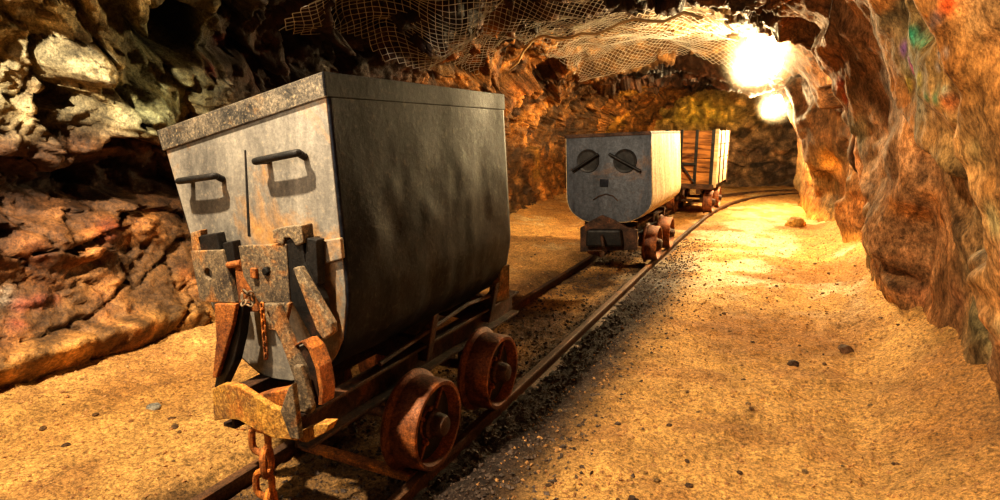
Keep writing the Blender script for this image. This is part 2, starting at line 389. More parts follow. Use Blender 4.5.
# paint and mineral marks on the rock: (x, y, z, radius, colour, strength)
PAINT = [(0.38, 2.99, 1.69, 0.025, (60, 150, 110), 0.9), (0.39, 2.99, 1.68, 0.025, (60, 150, 110), 0.9), (0.4, 2.99, 1.65, 0.025, (70, 160, 120), 0.9), (0.42, 2.94, 1.64, 0.025, (80, 170, 120), 0.9), (0.42, 2.96, 1.66, 0.02, (60, 140, 110), 0.8), (0.39, 3.21, 1.65, 0.033, (130, 80, 150), 0.7), (0.41, 3.14, 1.59, 0.032, (150, 80, 150), 0.8), (0.43, 3.14, 1.56, 0.032, (200, 70, 120), 0.9), (0.43, 2.99, 1.51, 0.03, (190, 160, 50), 0.8), (0.43, 3.25, 1.5, 0.033, (180, 160, 60), 0.7), (0.33, 2.12, 1.61, 0.022, (50, 70, 90), 0.7), (0.32, 2.15, 1.59, 0.018, (60, 80, 100), 0.7), (0.34, 2.08, 1.63, 0.025, (200, 80, 30), 0.8), (0.34, 2.07, 1.65, 0.025, (200, 80, 30), 0.8), (0.44, 2.72, 1.57, 0.018, (190, 180, 170), 0.7), (0.45, 2.76, 1.53, 0.019, (190, 180, 170), 0.6), (0.37, 2.15, 1.52, 0.015, (190, 180, 170), 0.6), (0.44, 2.87, 1.43, 0.029, (60, 120, 80), 0.8), (0.46, 2.79, 1.42, 0.028, (60, 120, 80), 0.8), (0.47, 2.72, 1.44, 0.023, (150, 170, 140), 0.7), (0.46, 2.77, 1.46, 0.023, (90, 110, 90), 0.6), (0.49, 2.72, 1.4, 0.042, (190, 90, 40), 0.6), (0.24, 4.88, 1.59, 0.057, (210, 80, 40), 0.85), (0.29, 4.86, 1.52, 0.049, (210, 80, 40), 0.8), (0.25, 4.8, 1.63, 0.04, (210, 80, 40), 0.8), (0.53, 2.13, 1.05, 0.052, (110, 140, 100), 0.6), (0.62, 2.3, 0.69, 0.049, (90, 120, 90), 0.6), (0.48, 2.18, 1.23, 0.052, (150, 130, 80), 0.6), (0.46, 9.0, 0.92, 0.18, (220, 150, 60), 0.7), (0.79, 3.54, 0.49, 0.099, (150, 110, 90), 0.4), (0.75, 4.18, 0.33, 0.102, (150, 90, 60), 0.5), (-3.17, 2.61, 1.66, 0.055, (150, 24, 30), 0.8), (-3.34, 2.84, 1.87, 0.059, (140, 30, 30), 0.7), (-3.46, 3.01, 1.92, 0.054, (150, 24, 30), 0.7), (-3.18, 2.55, 1.67, 0.055, (120, 40, 30), 0.6), (-3.39, 1.55, 0.46, 0.045, (190, 90, 80), 0.6), (-3.38, 1.63, 0.45, 0.045, (200, 90, 80), 0.6), (-3.41, 1.71, 0.44, 0.039, (200, 90, 80), 0.5), (-3.42, 1.49, 0.52, 0.063, (210, 200, 180), 0.7), (-3.35, 1.5, 0.38, 0.051, (190, 80, 70), 0.5), (-3.38, 2.04, 0.76, 0.08, (180, 80, 30), 0.7), (-3.1, 1.9, 1.49, 0.109, (214, 184, 116), 0.8), (-3.21, 1.68, 1.49, 0.085, (170, 120, 70), 0.5), (-3.44, 2.26, 0.69, 0.111, (190, 120, 50), 0.5), (-3.32, 3.9, 1.61, 0.137, (190, 160, 100), 0.6), (-3.4, 3.25, 1.37, 0.094, (150, 70, 50), 0.6)]
for (px, py, pz, pr, pc, ps) in PAINT:
    d2 = ((PD - np.array([px, py, pz])) ** 2).sum(1) / pr ** 2
    col = mixc(col, C(*pc), np.exp(-d2 ** 1.5) * ps * np.clip(.75 + .9 * fine, 0, 1))
PDg = PD.reshape(NY, NS, 3); colg = col.reshape(NY, NS, 3)
def surf(name, Vg, Cg, mat, wet=None, flip=False):
    nu, nv = Vg.shape[:2]
    me = bpy.data.meshes.new(name)
    idx = np.arange(nu * nv).reshape(nu, nv)
    a, b, c, d = idx[:-1, :-1], idx[1:, :-1], idx[1:, 1:], idx[:-1, 1:]
    quads = np.stack([a, b, c, d] if not flip else [a, d, c, b], -1).reshape(-1, 4)
    me.vertices.add(nu * nv); me.vertices.foreach_set('co', Vg.reshape(-1).astype(np.float32))
    me.loops.add(quads.size); me.loops.foreach_set('vertex_index', quads.reshape(-1).astype(np.int32))
    me.polygons.add(len(quads)); me.polygons.foreach_set('loop_start', np.arange(0, quads.size, 4, dtype=np.int32))
    me.update(calc_edges=True); me.validate()
    for nm, dat in (('Col', Cg), ('Wet', wet)):
        if dat is None: continue
        at_ = me.color_attributes.new(nm, 'FLOAT_COLOR', 'POINT')
        at_.data.foreach_set('color', np.concatenate([dat.reshape(-1, 3), np.ones((nu * nv, 1))], 1).reshape(-1).astype(np.float32))
    me.materials.append(mat)
    o = bpy.data.objects.new(name, me); COL.objects.link(o)
    return o
i1, i2 = int(.34 * NS), int(.66 * NS)
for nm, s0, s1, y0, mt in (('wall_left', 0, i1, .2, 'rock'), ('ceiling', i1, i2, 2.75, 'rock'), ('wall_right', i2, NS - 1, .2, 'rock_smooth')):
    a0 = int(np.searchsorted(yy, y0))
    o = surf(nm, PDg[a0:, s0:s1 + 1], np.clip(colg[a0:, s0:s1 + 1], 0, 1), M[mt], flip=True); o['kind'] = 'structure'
# end wall beyond the bend
u = np.linspace(-5.2, 5.5, 420); v = np.linspace(-.3, 3.0, 170)
U, V = np.meshgrid(u, v, indexing='ij')
B = np.stack([U.ravel(), (15.7 - .05 * U).ravel(), V.ravel()], 1)
wB = np.stack([fbm(B * 1.5, 3, 50), fbm(B * 1.5 + 31, 3, 60), fbm(B * 1.5 + 77, 3, 70)], 1)
va, ca, ia = facets((B + wB * .3) @ rotm(.3, .5, .2).T * np.array([1.0, 1, 2.2]), 301, .9); vb, cb, ib = facets((B + wB * .2) * 3.2, 321)
Bd = B.copy(); Bd[:, 1] -= va * .14 + vb * .04 + ridge((B + wB * .4) * np.array([1.2, 1.2, 3]), 4, 366) * .10 + fbm(B * 9, 3, 5) * .02 + .25 * (1 - sst(0, .6, B[:, 2]))
nb = fbm(B * 1.2, 4, 340); nb2 = fbm(B * 2.6, 4, 350)
cb_ = mixc(C(190, 148, 104)[None] * np.ones((len(B), 1)), C(112, 84, 60), sst(-.1, .3, nb2))
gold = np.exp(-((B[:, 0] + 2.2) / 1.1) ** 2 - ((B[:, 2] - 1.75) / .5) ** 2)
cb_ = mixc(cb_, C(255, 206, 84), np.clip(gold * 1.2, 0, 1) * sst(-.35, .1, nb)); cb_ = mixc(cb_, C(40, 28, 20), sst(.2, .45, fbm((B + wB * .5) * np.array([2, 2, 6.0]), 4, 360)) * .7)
cb_ *= (.85 + .3 * ia)[:, None]
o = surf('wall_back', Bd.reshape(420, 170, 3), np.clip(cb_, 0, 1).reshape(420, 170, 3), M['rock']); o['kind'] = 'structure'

# ------------------------------------------------------------------ track path
TP = np.array([(-1.42, -1.0), (-1.42, 1.0), (-1.42, 4.0), (-1.42, 6.5), (-1.39, 8.5), (-1.32, 10.2), (-1.12, 11.6), (-.66, 12.9), (.15, 13.95), (1.4, 14.55), (3.2, 14.8)])
tl = np.concatenate([[0], np.cumsum(np.linalg.norm(np.diff(TP, axis=0), axis=1))])
tt = np.linspace(0, tl[-1], 240)
TC = cubic(tl, TP, tt)
TD = np.gradient(TC, axis=0); TD /= np.linalg.norm(TD, axis=1, keepdims=True)
TNr = np.stack([TD[:, 1], -TD[:, 0]], 1)    # to the right of the track
def track_dist(X, Y):
    d = np.full(X.shape, 9.0); side = np.zeros(X.shape)
    for k in range(0, 240, 2):
        dx, dy = X - TC[k, 0], Y - TC[k, 1]; dd = np.hypot(dx, dy); m = dd < d
        d = np.where(m, dd, d); side = np.where(m, dx * TNr[k, 0] + dy * TNr[k, 1], side)
    return side
# ------------------------------------------------------------------ floor
fy = np.concatenate([np.linspace(-.4, .9, 60), .9 + np.cumsum(np.linspace(.011, .055, 440))]); fy = fy[fy < 17]
fx = np.linspace(-4.3, 1.7, 430)
FX, FY = np.meshgrid(fx, fy, indexing='ij')
fx2 = FX + np.clip(FY - 12, 0, 9) * .35 * (FX > -1.5) * (FX + 1.5)
FX = fx2
Fp = np.stack([FX.ravel(), FY.ravel(), np.zeros(FX.size)], 1)
def ground(Fp):
    X, Y = Fp[:, 0], Fp[:, 1]
    sd = track_dist(X, Y)
    z = fbm(Fp * 1.1, 3, 400) * .035 + fbm(Fp * 4, 3, 410) * .014 + np.clip(fbm(Fp * 14, 4, 420), -.2, 1) * .026 + ridge(Fp * 5, 3, 425) * .008
    nearp = np.exp(-((sd) / .62) ** 4)
    z = z * (1 - .75 * nearp) + .012 * nearp
    gran = facets(Fp * 26 + .3, 430, .6)[0]
    z += gran * .012 * nearp + np.clip(facets(Fp * 13, 450, .3)[0], .1, 1) * .010
    z += .05 * sst(-1.76, -1.90, X) * (1 - sst(-3.0, -3.4, X) * .6) + .03 * sst(-.95, -.5, X) + .05 * sst(.25, .9, X) * 1 + .10 * sst(-2.9, -3.5, X) * 0 + .10 * np.clip((-2.9 - X) / .6, 0, 1.5)
    z += (.34 * np.clip((X - .35) / .6, 0, 1.5) ** 1.5 + fbm(Fp * 2.3, 3, 415) * .05 * sst(.0, .5, X))
    return z, sd, nearp
gz, sd, nearp = ground(Fp)
Fp[:, 2] = gz
m1 = fbm(Fp * 1.0 + 3, 4, 440); m2 = fbm(Fp * 3.5, 4, 445)
fc = mixc(C(206, 156, 88)[None] * np.ones((len(Fp), 1)), C(170, 120, 62), sst(-.2, .4, m1))
fc = mixc(fc, C(160, 108, 60), sst(.05, .5, m2) * .5)
wet_glow = np.clip(sst(-.25, .25, m2 + .6 * np.exp(-((Fp[:, 0] + .45) / .55) ** 2 - ((Fp[:, 1] - 7.6) / 3.0) ** 2) - .35), 0, 1) * sst(4, 5.5, Fp[:, 1])
fc = mixc(fc, C(226, 196, 138), wet_glow * .75)  # lamp glow on the wet patches painted in as paler dirt
bal_shade = np.exp(-(np.abs(sd + .0) / .60) ** 6) * (.25 + .75 * sst(-.35, .2, m2))
sidebal_shade = np.exp(-((sd - .40) / .32) ** 4) * sst(-.75, -.25, m2 + .2)  # dark gravel strip, also carrying the cart's cast shadow in its colour
bal_shade = np.clip(np.maximum(bal_shade * .8, sidebal_shade), 0, 1) * (1 - .75 * sst(5.0, 8.0, Fp[:, 1]))
fc = mixc(fc, C(50, 37, 30), bal_shade)
ws = np.stack([wet_glow] * 3, 1)
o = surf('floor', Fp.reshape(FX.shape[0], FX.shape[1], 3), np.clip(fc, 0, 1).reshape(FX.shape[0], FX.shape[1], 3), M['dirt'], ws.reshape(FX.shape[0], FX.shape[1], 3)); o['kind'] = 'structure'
def gz_at(x, y):
    return float(ground(np.array([[x, y, 0.0]]))[0][0])

# ------------------------------------------------------------------ rails
def rail_mesh(off):
    prof = [(-.045, .0), (.045, .0), (.045, .008), (.008, .016), (.008, .052), (.019, .058), (.019, .076), (.014, .080), (-.014, .080), (-.019, .076), (-.019, .058), (-.008, .052), (-.008, .016), (-.045, .008)]
    mb = MB(); n = len(prof); v = []
    for k in range(240):
        c = TC[k] + TNr[k] * off
        for (a, z) in prof: v.append((c[0] + TNr[k][0] * a, c[1] + TNr[k][1] * a, z))
    f = [(k * n + i, k * n + (i + 1) % n, (k + 1) * n + (i + 1) % n, (k + 1) * n + i) for k in range(239) for i in range(n)]
    f += [tuple(range(n)), tuple(239 * n + i for i in range(n))]
    return mb.add(v, f)
tag(build('rail', rail_mesh(-.30), M['rail']), 'rusty steel rail on the left of the track, under the left wheels', 'rail', None)
tag(build('rail', rail_mesh(.30), M['rail']), 'rusty steel rail on the right of the track, beside the open dirt path', 'rail', None)
tb = MB().box((-1.42, 1.66, .062), (.56, .045, .012)).box((-1.42, 1.66, .045), (.56, .012, .03))
tag(build('tie_bar', tb, M['rust'], bevel=.003), 'thin rusty tie bar crossing between the rails before the nearest wheel', 'tie bar')

# ------------------------------------------------------------------ wheels
def wheel(parent, y, side, r=.165, cx=-1.42, mt='wheel_rust', detail=True, zr=.08):
    """side +1 = right-hand wheel, outer face towards +X"""
    s = side; c = (cx + s * .288, y, zr + r)
    prof = [(-.052, .03), (-.06, .05), (-.078, r - .02), (-.078, r + .018), (-.070, r + .024), (-.062, r + .022), (-.050, r + .004), (.045, r), (.052, r - .004), (.052, r - .018), (.040, r - .022), (.008, r - .032), (.002, r * .42), (.018, .052), (.02, .03)]
    w = build('wheel', MB().lathe([(s * a, b) for a, b in prof], c), M[mt], parent, smooth='auto', origin=c)
    build('wheel_disc', MB().lathe([(s * a, b) for a, b in [(.009, r - .03), (.011, r - .034), (.006, r * .45), (.005, .05), (.0, .05)]], c), M['wheel_black'], w, smooth='auto')
    build('hub', MB().lathe([(s * a, b) for a, b in [(-.01, .058), (.03, .055), (.038, .045), (.066, .042), (.078, .034), (.082, .014)]], c), M['rust_dark'], w, smooth='auto')
    if detail:
        for k in range(4):
            a = PI * (.5 * k + .3)
            R = Matrix.Rotation(a, 3, 'X')
            build('spoke', MB().box(Vector(c) + R @ Vector((s * .014, 0, r * .58)), (.014, .012, r * .55), R), M['wheel_rust'], w, .002)
        for k in range(3):
            a = PI * (2 * k / 3 + .1); R = Matrix.Rotation(a, 3, 'X')
            build('bolt', MB().lathe([(s * a_, b_) for a_, b_ in [(.0, .010), (.03, .010), (.034, .006)]], Vector(c) + R @ Vector((0, 0, .072)), seg=6), M['wheel_rust'], w)
    return w
def axle(parent, y, r=.165, cx=-1.42, zr=.08):
    return build('axle', MB().tube([(cx - .3, y, zr + r), (cx + .3, y, zr + r)], .022, 14), M['rust_dark'], parent, smooth='auto')
def link(c, axis, up, L=.05, W=.028, r=.009, seg=8):
    """one stadium-shaped chain link, long axis `up`, flat in the plane of up & axis"""
    up = Vector(up).normalized(); ax = Vector(axis); ax = (ax - up * ax.dot(up)).normalized(); c = Vector(c); p = []
    for k in range(9):
        a = PI * k / 8; p.append(c + up * (L / 2 - W / 2 + math.sin(a) * W / 2) + ax * math.cos(a) * W / 2)
    for k in range(9):
        a = PI + PI * k / 8; p.append(c - up * (L / 2 - W / 2 - math.sin(a) * W / 2 * 1) + ax * math.cos(a) * W / 2)
    return MB().tube(p, r, seg, closed=True)

# ------------------------------------------------------------------ hopper tub
def tub(parent, sec, Y0, Y1, m_side, m_front, dent=.012, seed=0, thick=.012):
    """sec: outer section (x,z) from top-left round the bottom to top-right; open topped steel tub"""
    pts = [Vector((a, 0, b)) for a, b in sec]
    # resample densely
    L = [0]
    for a, b in zip(pts, pts[1:]): L.append(L[-1] + (b - a).length)
    n = 110; dense = []
    for k in range(n):
        d = L[-1] * k / (n - 1); i = min(max(j for j in range(len(L)) if L[j] <= d + 1e-9), len(L) - 2)
        t_ = (d - L[i]) / (L[i + 1] - L[i]); dense.append(pts[i].lerp(pts[i + 1], t_))
    dense = np.array([(p.x, p.z) for p in dense])
    for _ in range(2):
        dense[1:-1] = (dense[:-2] + 2 * dense[1:-1] + dense[2:]) / 4
    tg = np.gradient(dense, axis=0); tg /= np.linalg.norm(tg, axis=1, keepdims=True); nr = np.stack([tg[:, 1], -tg[:, 0]], 1)
    cen = dense.mean(0)
    if ((dense - cen) * nr).sum() < 0: nr = -nr
    m = 90; ys = np.linspace(Y0 + .004, Y1 - .004, m)
    V = np.zeros((m, n, 3))
    for a, y in enumerate(ys): V[a, :, 0] = dense[:, 0]; V[a, :, 1] = y; V[a, :, 2] = dense[:, 1]
    q_ = V.reshape(-1, 3)
    d = (fbm(q_ * np.array([3, 3.5, 2]) + seed, 3, 500) * dent + fbm(q_ * 9 + seed, 2, 510) * dent * .25).reshape(m, n)
    edge = np.minimum(np.arange(m), np.arange(m)[::-1]) / 12.0; d = d * np.clip(edge, 0, 1)[:, None] * np.clip(np.minimum(np.arange(n), np.arange(n)[::-1]) / 16.0 - .4, 0, 1)[None]
    V[:, :, 0] += nr[:, 0] * d; V[:, :, 2] += nr[:, 1] * d
    mb = MB().grid([tuple(p) for p in V.reshape(-1, 3)], m, n)
    o = build('tub_shell', mb, M[m_side], parent, smooth=True)
    so = o.modifiers.new('s', 'SOLIDIFY'); so.thickness = thick; so.offset = 0
    for nm, y in (('front_plate', Y0), ('rear_plate', Y1 - thick)):
        pl = [Vector((a, y, b)) for a, b in dense[::3]] + [Vector((dense[-1][0], y, dense[-1][1]))]
        build(nm, MB().prism(pl, (0, thick, 0)), M[m_front], parent, .003)
    return dense
def rim(parent, TL, TR, dl, dr, Y0, Y1, h, th, mf, ms):
    """flat bar round the top edge; TL/TR outer corners, dl/dr unit vectors down each side"""
    TL, TR, dl, dr = Vector(TL), Vector(TR), Vector(dl), Vector(dr)
    ux = (TR - TL).normalized()
    o = -ux * th; 
    def P_(p, y): return Vector((p.x, y, p.z))
    build('rim_front', MB().prism([P_(TL - ux * th, Y0 - th), P_(TR + ux * th, Y0 - th), P_(TR + ux * th + dr * h, Y0 - th), P_(TL - ux * th + dl * h, Y0 - th)], (0, th, 0)), M[mf], parent, .003)
    build('rim_back', MB().prism([P_(TL - ux * th, Y1), P_(TR + ux * th, Y1), P_(TR + ux * th + dr * h, Y1), P_(TL - ux * th + dl * h, Y1)], (0, th, 0)), M[mf], parent, .003)
    build('rim_side', MB().prism([P_(TR, Y0 - th), P_(TR + ux * th, Y0 - th), P_(TR + ux * th + dr * h, Y0 - th), P_(TR + dr * h, Y0 - th)], (0, Y1 - Y0 + 2 * th, 0)), M[ms], parent, .003)
    build('rim_side', MB().prism([P_(TL, Y0 - th), P_(TL - ux * th, Y0 - th), P_(TL - ux * th + dl * h, Y0 - th), P_(TL + dl * h, Y0 - th)], (0, Y1 - Y0 + 2 * th, 0)), M[ms], parent, .003)

# ================================================================== CART 1 (nearest)
c1 = thing('hopper_cart', 'large black steel hopper cart in the foreground, leaning left, with rusty coupling chain', 'mine cart', (-1.42, 2.0, .08), 'steel hopper carts')
sec1 = [(-1.985, 1.303), (-1.83, .75), (-1.80, .67), (-1.70, .53), (-1.58, .465), (-1.44, .475), (-1.29, .55), (-1.225, .64), (-1.20, .79), (-1.243, 1.467)]
Y0, Y1 = 1.40, 2.60
tub(c1, sec1, Y0, Y1, 'black_steel', 'lit_front_steel', .018, 3)
TL, TR = Vector((-1.985, 0, 1.303)), Vector((-1.243, 0, 1.467))
dl = (Vector((-1.83, 0, .75)) - TL).normalized(); dr = (Vector((-1.20, 0, .79)) - TR).normalized()
rim(c1, TL, TR, dl, dr, Y0, Y1, .072, .009, 'rim_steel', 'black_steel')
def P1(x, y, Y=1.392): return at(x, y, Y)
def handle(p0, p1, out=.06, r=.008, drop=.035):
    a, b = Vector(p0), Vector(p1); o = Vector((0, -out, 0)); dn = Vector((0, 0, -drop))
    path = [a + Vector((0, .006, 0)), a + o * .6 + dn * 0, a + o, b + o, b + o * .5, b + dn * .6 + o * .12, b + dn + Vector((0, .006, 0))]
    # rounded: resample with catmull
    P_ = []
    for i in range(len(path) - 1):
        p_1, p0_, p1_, p2_ = path[max(i - 1, 0)], path[i], path[i + 1], path[min(i + 2, len(path) - 1)]
        for k in range(5):
            t_ = k / 5; P_.append(.5 * ((2 * p0_) + (p1_ - p_1) * t_ + (2 * p_1 - 5 * p0_ + 4 * p1_ - p2_) * t_ ** 2 + (3 * p0_ - p_1 - 3 * p1_ + p2_) * t_ ** 3))
    P_.append(path[-1])
    return MB().tube(P_, r, 10)
build('handle', handle(at(257, 161, 1.352) + Vector((0, .038, 0)), at(294, 153.5, 1.352) + Vector((0, .038, 0)), .038, .0115, .012), M['black_iron'], c1, smooth='auto')
build('handle', handle(at(180, 181, 1.352) + Vector((0, .038, 0)), at(211, 176.5, 1.352) + Vector((0, .038, 0)), .038, .011, .012), M['black_iron'], c1, smooth='auto')
def plate(px, Y, th, mat, name, parent, bevel=.004):
    return build(name, MB().prism([at(x, y, Y) for x, y in px], (0, th, 0)), M[mat], parent, bevel)
# reinforcing strap and seams on the front plate
plate([(303, 243), (340, 238), (342, 259), (316, 266), (303, 262)], 1.384, .016, 'lit_front_steel', 'reinforcing_strap', c1)
plate([(244, 150), (245.5, 150), (250, 236), (247.5, 236)], 1.3975, .004, 'black_iron', 'weld_seam', c1, .001)
# left coupling plate with a hole
def holed(pxs, hole, hr, Y, th):
    pts = [at(x, y, Y) for x, y in pxs]; hc = at(*hole, Y); n = 24; cpt = hc
    ring = [hc + Vector((math.cos(2 * PI * k / n) * hr, 0, math.sin(2 * PI * k / n) * hr)) for k in range(n)]
    out = []
    for k in range(n):       # cast from hole centre to polygon edge
        d = (ring[k] - hc).normalized(); best = None
        for i in range(len(pts)):
            a, b = pts[i], pts[(i + 1) % len(pts)]; e = b - a
            den = d.x * e.z - d.z * e.x
            if abs(den) < 1e-9: continue
            w = a - hc; t_ = (w.x * e.z - w.z * e.x) / den; u_ = (w.x * d.z - w.z * d.x) / den
            if t_ > 0 and -1e-6 <= u_ <= 1 + 1e-6 and (best is None or t_ < best): best = t_
        out.append(hc + d * best)
    # snap nearest ring samples to the true corners
    for p in pts:
        i = min(range(n), key=lambda k: (out[k] - p).length); out[i] = p.copy()
    th_ = Vector((0, th, 0)); v = ring + out + [p + th_ for p in ring] + [p + th_ for p in out]; f = []
    for k in range(n):
        j = (k + 1) % n
        f += [(k, j, n + j, n + k), (2 * n + k, 3 * n + k, 3 * n + j, 2 * n + j), (k, 2 * n + k, 2 * n + j, j), (n + k, n + j, 3 * n + j, 3 * n + k)]
    return MB().add(v, f)
build('coupling_plate', holed([(190, 251), (222, 250), (235, 303), (200, 302)], (208, 274), .019, 1.335, .022), M['grey_iron'], c1, .003)
bp = build('coupling_plate', holed([(238, 246), (286, 244), (290, 303), (259, 303), (243, 276)], (268, 271), .012, 1.335, .022), M['grey_iron'], c1, .003)
build('hexagon_bolt', MB().lathe([(-.012, .010), (-.010, .014), (0, .015)], at(267, 271, 1.336), 'Y', 6), M['black_iron'], bp, .002)
build('nut', MB().box(at(254, 273, 1.328), (.024, .014, .034)), M['rust'], bp, .004)
# bracket feet carrying the plates off the body
for pxs, th in (([(197, 236), (216, 233), (220, 250), (201, 252)], .12), ([(222, 243), (232, 241), (235, 262), (225, 264)], .12)):
    build('bracket_block', MB().prism([at(x, y, 1.345) for x, y in pxs], (0, .035, 0)), M['black_iron'], c1, .004)
build('side_block', MB().prism([at(x, y, 1.345) for x, y in [(190, 233), (200, 230), (201, 250), (192, 251)]], (0, .03, 0)), M['grey_iron'], c1, .003)
build('coupling_rod', MB().tube([at(224, 266, 1.35), at(242, 263, 1.34)], .012, 12), M['rust'], c1, smooth='auto')
build('bracket_arm', MB().prism([at(x, y, 1.34) for x, y in [(234, 262), (244, 258), (252, 290), (258, 312), (240, 312), (236, 285)]], (0, .05, 0)), M['rust'], c1, .004)
build('clamp_block', MB().prism([at(x, y, 1.33) for x, y in [(272, 230), (282, 227), (301, 225), (303, 243), (296, 246), (290, 238), (284, 238), (283, 245), (273, 243)]], (0, .05, 0)), M['grey_iron'], c1, .004)
build('lever_housing', MB().prism([at(x, y, 1.34) for x, y in [(285, 240), (301, 236), (305, 262), (322, 300), (327, 338), (312, 340), (290, 300)]], (0, .035, 0)), M['black_iron'], c1, .006)
build('lever_arm', MB().prism([at(x, y, 1.30) for x, y in [(292, 268), (298, 267), (331, 324), (332, 334), (323, 340), (316, 330)]], (0, .028, 0)), M['grey_iron'], c1, .005)
build('lever_pin', MB().prism([at(x, y, 1.345) for x, y in [(306, 238), (317, 240), (316, 246), (318, 285), (310, 288), (305, 260)]], (0, .035, 0)), M['black_iron'], c1, .003)
# uprights between the frame and the coupling
def upright(px, Y, th, mat, nm='upright'): return build(nm, MB().prism([at(x, y, Y) for x, y in px], (0, th, 0)), M[mat], c1, .004)
upright([(214, 304), (236, 304), (232, 325), (222, 360), (216, 378), (212, 378), (216, 340)], 1.285, .018, 'rust')
upright([(234, 304), (243, 306), (240, 335), (234, 362), (222, 388), (214, 388), (216, 376), (226, 350)], 1.305, .035, 'black_iron', 'upright_gusset')
upright([(262, 304), (290, 303), (286, 320), (284, 332), (268, 330)], 1.29, .016, 'grey_iron', 'gusset_plate')
upright([(262, 304), (276, 304), (293, 345), (304, 368), (312, 400), (303, 410), (296, 406), (294, 380), (280, 340)], 1.265, .022, 'grey_iron')
upright([(293, 366), (300, 366), (312, 408), (310, 414), (297, 412)], 1.24, .02, 'grey_iron', 'upright_foot')
# curved saddle that carries the tub on the right
sd_ = MB()
arc = [(293, 348), (304, 341), (312, 349), (319, 367), (323, 390), (322, 405)]
A = [at(x, y, 1.27) for x, y in arc]
v_ = []; 
for p in A: v_ += [p, p + Vector((0, .055, 0)), p + Vector((-.016, .055, -.004)), p + Vector((-.016, 0, -.004))]
f_ = []
for i in range(len(A) - 1):
    for k in range(4): f_.append((4 * i + k, 4 * i + (k + 1) % 4, 4 * i + 4 + (k + 1) % 4, 4 * i + 4 + k))
f_ += [(0, 1, 2, 3), tuple(4 * (len(A) - 1) + k for k in range(4))]
build('saddle', sd_.add(v_, f_), M['rust'], c1, .002)
upright([(293, 350), (303, 345), (309, 352), (316, 368), (319, 405), (311, 408), (305, 375)], 1.28, .04, 'rust_dark', 'saddle_web')
# curved ochre buffer
def buffer(top, bot, Y, bulge, th, mat, nm, parent):
    n = 22; v = []
    def samp(poly, t_):
        L = [0]
        for a, b in zip(poly, poly[1:]): L.append(L[-1] + math.dist(a, b))
        d = t_ * L[-1]; i = min(max(j for j in range(len(L)) if L[j] <= d + 1e-9), len(L) - 2); w = (d - L[i]) / (L[i + 1] - L[i])
        return poly[i][0] * (1 - w) + poly[i + 1][0] * w, poly[i][1] * (1 - w) + poly[i + 1][1] * w
    for k in range(n):
        t_ = k / (n - 1); yb = Y - bulge * math.sin(PI * t_) + .0
        a = at(*samp(top, t_), yb); b = at(*samp(bot, t_), yb)
        v += [a, b, b + Vector((0, th, 0)), a + Vector((0, th, 0))]
    f = []
    for k in range(n - 1):
        for j in range(4): f.append((4 * k + j, 4 * k + (j + 1) % 4, 4 * k + 4 + (j + 1) % 4, 4 * k + 4 + j))
    f += [(0, 1, 2, 3), tuple(4 * (n - 1) + j for j in range(4))]
    return build(nm, MB().add(v, f), M[mat], parent, .003)
buffer([(212, 389), (222, 384), (238, 386), (255, 397), (272, 408), (286, 411)], [(214, 421), (224, 419), (238, 420), (254, 429), (272, 438), (297, 441)], 1.20, .035, .022, 'rust_yellow', 'buffer', c1)
build('buffer_ear', MB().prism([at(x, y, 1.19) for x, y in [(280, 411), (288, 388), (292, 384), (299, 440), (290, 438)]], (0, .02, 0)), M['grey_iron'], c1, .003)
plate([(262, 394), (284, 390), (290, 398), (284, 412), (262, 408), (250, 398)], 1.24, .05, 'rust', 'buffer_shelf', c1)
# underframe
for s in (-1, 1):
    x = -1.42 + s * .135
    mb = MB().box((x, 2.02, .41), (.012, 1.56, .11)).box((x + s * .02, 2.02, .467), (.055, 1.56, .012)).box((x + s * .02, 2.02, .36), (.055, 1.56, .012))
    build('frame_beam', mb, M['rust_dark'], c1, .002)
for y in (1.30, 2.0, 2.74): build('cross_member', MB().box((-1.42, y, .40), (.25, .05, .09)), M['rust_dark'], c1, .004)
build('frame_toe', MB().prism([at(x, y, 1.24) for x, y in [(299, 432), (318, 424), (330, 424), (325, 433), (306, 443), (299, 441)]], (0, .04, 0)), M['rust_yellow'], c1, .003)
for s in (-1, 1):
    for y in (1.73, 2.27): build('axle_box', MB().box((-1.42 + s * .165, y, .29), (.035, .14, .14)), M['rust_dark'], c1, .008)
for y in (1.9, 2.45):
    build('cradle', MB().prism([Vector((-1.72, y, .62)), Vector((-1.60, y, .49)), Vector((-1.30, y, .49)), Vector((-1.20, y, .60)), Vector((-1.24, y, .40)), Vector((-1.60, y, .40))], (0, .04, 0)), M['rust_dark'], c1, .004)
build('support_bracket', MB().prism([Vector((-1.22, 2.55, .66)), Vector((-1.20, 2.60, .66)), Vector((-1.23, 2.66, .47)), Vector((-1.25, 2.55, .47))], (-.05, 0, 0)), M['grey_iron'], c1, .004)
build('brake_rod', MB().tube([(-1.24, 1.6, .50), (-1.22, 2.2, .56), (-1.24, 2.5, .53)], .009, 8), M['rust_dark'], c1, smooth='auto')
for y in (1.73, 2.27):
    axle(c1, y)
    for s in (1, -1): wheel(c1, y, s)
